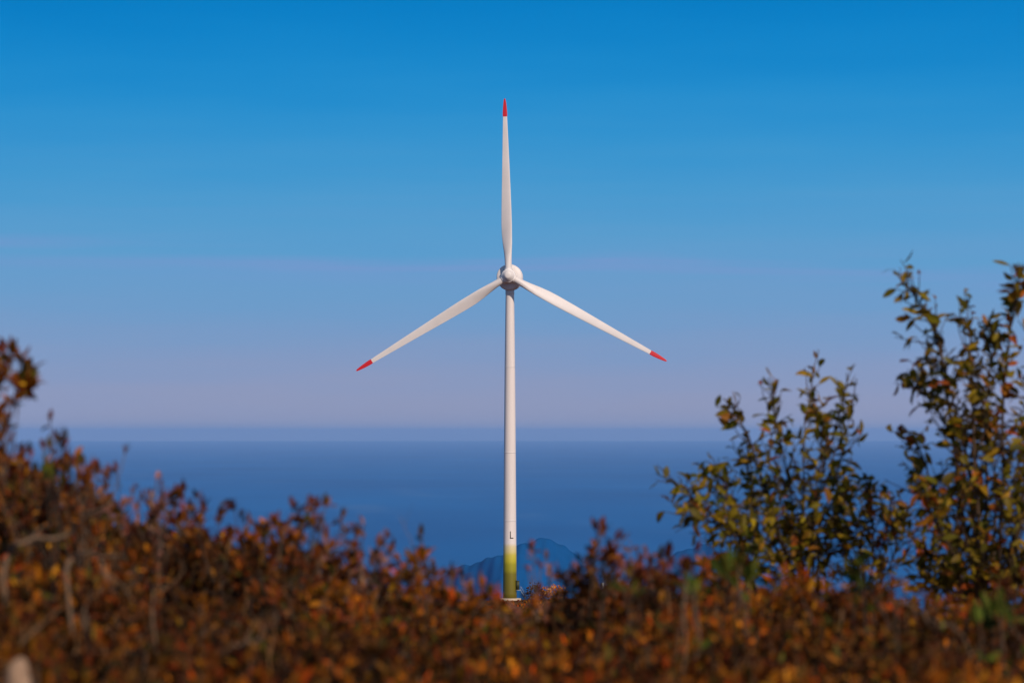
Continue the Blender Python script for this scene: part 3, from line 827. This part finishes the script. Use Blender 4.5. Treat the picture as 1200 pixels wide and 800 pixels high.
# ------------------------------------------------------------------ trees
def make_tree(name, label, d, limbs, pal, r0, n_twig, leaf=0.050, den=1.0, orange=()):
    """limbs: polylines of photograph points from the base up; twigs and leaves grow along their upper part."""
    b0 = P(*limbs[0][0], d); gz = float(ground_z(b0[0], d)) - 0.03
    off = np.array((b0[0], d, gz))
    root = tag(empty(name, off), label, "tree", "young trees on the right")
    sm, lm = MB(), MB()
    LP, LD, LL = [], [], []
    for li, limb in enumerate(limbs):
        dd = rng.normal(0, 0.28)
        w3 = np.array([P(x, y, d + dd * k / (len(limb) - 1) + rng.normal(0, 0.04)) for k, (x, y) in enumerate(limb)])
        w3 = np.concatenate([[off + rng.normal(0, 0.03, 3) * (1, 1, 0)], w3])
        ln = smooth_line(w3, 46)
        ln[1:] += np.cumsum(rng.normal(0, 0.0016, (45, 3)), 0)
        rad = np.linspace(1, 0.16, 46) ** 1.2 * r0 * rng.uniform(0.75, 1.1)
        tube(sm, ln, np.maximum(rad, 0.0016), 7, BARK_D * rng.uniform(0.8, 1.5))
        total = np.linalg.norm(np.diff(ln, axis=0), axis=1).sum()
        nt_ = int(n_twig * total)
        for _ in range(nt_):
            f = rng.uniform(0.30, 0.94) ; k = min(int(f * 45), 44)
            tan = unit(ln[k + 1] - ln[k])
            dirn = unit(tan * (0.6 + 0.6 * f) + rng.normal(0, 0.62, 3) + np.array((0, 0, 0.15)))
            L_ = rng.uniform(0.06, 0.29) * (1.22 - 0.98 * f)
            e = ln[k] + dirn * L_ + np.array((0, 0, -0.04 * L_))
            m_ = (ln[k] + e) / 2 + rng.normal(0, 0.08, 3) * L_
            tl = smooth_line([ln[k], m_, e], 6)
            tube(sm, tl, np.linspace(0.0022, 0.0010, 6), 4, BARK_D * rng.uniform(0.8, 1.6))
            nl = max(2, int(L_ / 0.026 * den * rng.uniform(0.6, 1.2)))
            for q_ in range(nl):
                g = (q_ + rng.uniform(0.3, 1)) / nl; p = tl[min(int(g * 5), 4)] * (1 - (g * 5 % 1)) + tl[min(int(g * 5) + 1, 5)] * (g * 5 % 1)
                side = unit(np.cross(dirn, rng.normal(0, 1, 3)))
                LP.append(p); LD.append(unit(dirn * 0.55 + side * 0.9 + np.array((0, 0, -0.15)) + rng.normal(0, 0.25, 3)))
                LL.append(leaf * rng.uniform(0.55, 1.15))
        # leaves along the leader's own end
        for q_ in range(int(8 * den)):
            f = rng.uniform(0.72, 1.0); k = min(int(f * 45), 44); tan = unit(ln[k + 1] - ln[k])
            LP.append(ln[k] + (ln[k + 1] - ln[k]) * rng.random()); LD.append(unit(tan * 0.6 + rng.normal(0, 0.6, 3))); LL.append(leaf * rng.uniform(0.5, 0.95))
    n_ = len(LP)
    col = pick(pal, n_, 0.22)
    LPa = np.array(LP)
    for (ox, oy, orad) in orange:
        c = P(ox, oy, d); near = np.hypot(LPa[:, 0] - c[0], LPa[:, 2] - c[2]) < orad * d / FPX
        near &= rng.random(n_) < 0.6
        col[near] = pick([(3, (0.36, 0.11, 0.012)), (2, (0.28, 0.06, 0.012))], int(near.sum()))
    LN = unit(rng.normal(0, 0.55, (n_, 3)) + np.array((0.1, -0.25, 0.75)))
    leaves(lm, LP, LD, LN, LL, rng.uniform(0.36, 0.56, n_), col, rng.normal(0.18, 0.28, n_), rng.uniform(0.1, 0.8, n_))
    sm.build("trunk", M_bark, root, smooth=True, origin=off)
    lm.build("crown", M_tree, root, origin=off)
    return n_


make_tree("sapling", "small leafy sapling with spreading twigs left of the middle tree", 13.0, [
    [(880, 720), (868, 665), (855, 625), (820, 592), (775, 549)],
    [(882, 720), (872, 660), (850, 618), (814, 601), (777, 579)],
    [(884, 720), (872, 640), (858, 590), (838, 536)],
    [(884, 720), (880, 660), (862, 620), (842, 575), (822, 545)]], OLIVE, 0.0065, 30, leaf=0.047, den=0.72)
make_tree("young_tree", "slender olive leaved tree between the two saplings, topped by one thin shoot", 13.2, [
    [(936, 720), (930, 640), (922, 560), (908, 500), (898, 438)],
    [(938, 720), (938, 640), (942, 550), (951, 470), (964, 404)],
    [(940, 720), (952, 620), (966, 540), (984, 480), (988, 436)],
    [(942, 720), (958, 620), (976, 560), (990, 500), (999, 440)],
    [(934, 720), (914, 630), (892, 560), (872, 510), (848, 476)],
    [(932, 720), (910, 640), (888, 600), (876, 560), (868, 520)],
    [(938, 720), (934, 650), (912, 580), (900, 530), (916, 470)],
    [(940, 720), (950, 640), (956, 580), (962, 520), (950, 480)],
    [(938, 720), (925, 660), (905, 620), (890, 590)],
    [(942, 720), (960, 650), (978, 600), (990, 560)]], OLIVE, 0.0075, 25, leaf=0.047, den=0.72, orange=[(922, 478, 9)])
make_tree("sapling", "low bushy sapling filling the gap between the middle and the large right tree", 13.6, [
    [(1015, 720), (1010, 650), (1000, 600), (992, 562)],
    [(1016, 720), (1020, 640), (1018, 595), (1012, 562)],
    [(1020, 720), (1030, 650), (1040, 610), (1042, 580)],
    [(1022, 720), (1046, 660), (1058, 620), (1060, 590)],
    [(1016, 720), (1000, 660), (985, 630), (978, 606)]], OLIVE_O, 0.006, 30, leaf=0.046, den=0.72, orange=[(1050, 640, 14)])
make_tree("young_tree", "large dense olive and orange leaved tree with one long shoot leaning left", 12.6, [
    [(1150, 740), (1128, 600), (1112, 470), (1096, 384), (1076, 350), (1052, 320)],
    [(1155, 740), (1146, 580), (1142, 460), (1138, 380), (1134, 338)],
    [(1165, 740), (1176, 580), (1178, 470), (1186, 400), (1196, 350), (1200, 306)],
    [(1148, 740), (1118, 620), (1092, 560), (1076, 520), (1060, 500)],
    [(1146, 740), (1112, 640), (1088, 600), (1072, 566)],
    [(1150, 740), (1126, 560), (1100, 490), (1078, 462), (1058, 448)],
    [(1152, 740), (1136, 560), (1120, 480), (1104, 430), (1086, 424)],
    [(1158, 740), (1156, 560), (1158, 470), (1166, 410), (1160, 368)],
    [(1162, 740), (1166, 600), (1162, 520), (1150, 450)],
    [(1168, 740), (1196, 600), (1212, 500), (1224, 400), (1236, 330)],
    [(1170, 740), (1216, 620), (1250, 540), (1280, 450), (1296, 380)],
    [(1166, 740), (1190, 640), (1200, 560), (1196, 480)],
    [(1150, 740), (1128, 680), (1100, 655), (1076, 640)],
    [(1156, 740), (1140, 660), (1128, 600), (1130, 540)],
    [(1172, 740), (1206, 660), (1240, 620), (1290, 580)],
    [(1170, 740), (1180, 660), (1188, 620), (1176, 580)],
    [(1146, 745), (1118, 700), (1098, 676), (1080, 662)],
    [(1152, 745), (1146, 690), (1136, 650), (1112, 622)],
    [(1160, 745), (1178, 700), (1204, 670), (1226, 650)],
    [(1150, 745), (1132, 705), (1110, 690), (1090, 684)]], OLIVE_O, 0.0095, 31, leaf=0.049, den=0.8,
    orange=[(1172, 500, 14), (1146, 566, 14), (1072, 600, 12), (1192, 345, 12), (1082, 640, 14), (1130, 600, 12)])


# --- bushes on the ridge by the turbine
def far_bush(px, py, w_px, h_px, d, pal, label, n_=420):
    mpp = d / FPX
    p = P(px, py, d); gz = float(ground_z(p[0], d))
    H_ = p[2] + h_px * mpp - gz
    root = tag(empty("ridge_bush", (p[0], d, gz - 0.1)), label, "bush")
    sm, lm = MB(), MB()
    for _ in range(14):
        a = rng.uniform(0, 6.28); e = np.array((math.cos(a) * w_px * mpp * 0.35, math.sin(a) * w_px * mpp * 0.35, H_ * rng.uniform(0.5, 0.9)))
        tube(sm, smooth_line([(0, 0, 0), e * (0.3, 0.3, 0.5), e], 6), np.linspace(0.06, 0.02, 6), 5, BARK_D)
    u = unit(rng.normal(0, 1, (n_, 3))) * rng.uniform(0.55, 1.0, (n_, 1)) * (1 + 0.18 * np.sin(rng.uniform(0, 6, (n_, 1))))
    pos = u * np.array((w_px * mpp / 2, w_px * mpp / 2, H_ * 0.5)) + np.array((0, 0, H_ * 0.52))
    leaves(lm, pos, unit(u + rng.normal(0, 0.6, (n_, 3))), unit(rng.normal(0, 0.6, (n_, 3)) + np.array((0, -0.3, 0.6))), rng.uniform(0.35, 0.75, n_), np.full(n_, 0.6), pick(pal, n_), np.full(n_, 0.2), np.full(n_, 0.3))
    sm.build("stems", M_bark, root); lm.build("foliage", M_shrub, root)


far_bush(628, 695, 24, 11, 1005, DARK, "round dark bush on the ridge just right of the turbine's foot")
far_bush(650, 693, 28, 8, 1000, ORANGE, "bright orange leaved bush on the ridge right of the round dark bush")

mb = MB()
n_ = 5200
pos = np.stack([rng.uniform(-75, 75, n_), rng.uniform(945, 1003, n_), np.zeros(n_)], -1)
pos = pos[np.hypot(pos[:, 0] - base.x, pos[:, 1] - base.y) > 4.2]; n_ = len(pos)
clump = 0.5 + 0.5 * np.sin(pos[:, 0] * 0.7 + 2 * np.sin(pos[:, 1] * 0.5)) * np.sin(pos[:, 1] * 0.9)
pos[:, 2] = ground_z(pos[:, 0], pos[:, 1]) + rng.uniform(0.0, 0.15 + 0.35 * clump, n_)
leaves(mb, pos, unit(rng.normal(0, 0.7, (n_, 3)) + np.array((0, 0, 0.7))), unit(rng.normal(0, 0.6, (n_, 3)) + np.array((0, -0.4, 0.5))), rng.uniform(0.35, 0.8, n_), np.full(n_, 0.6), pick(RUST, n_, 0.35), np.full(n_, 0.2), np.full(n_, 0.3))
tag(mb.build("ridge_scrub", M_shrub), "low rusty scrub covering the ridge in front of the turbine's foot", "scrub", kind="stuff")
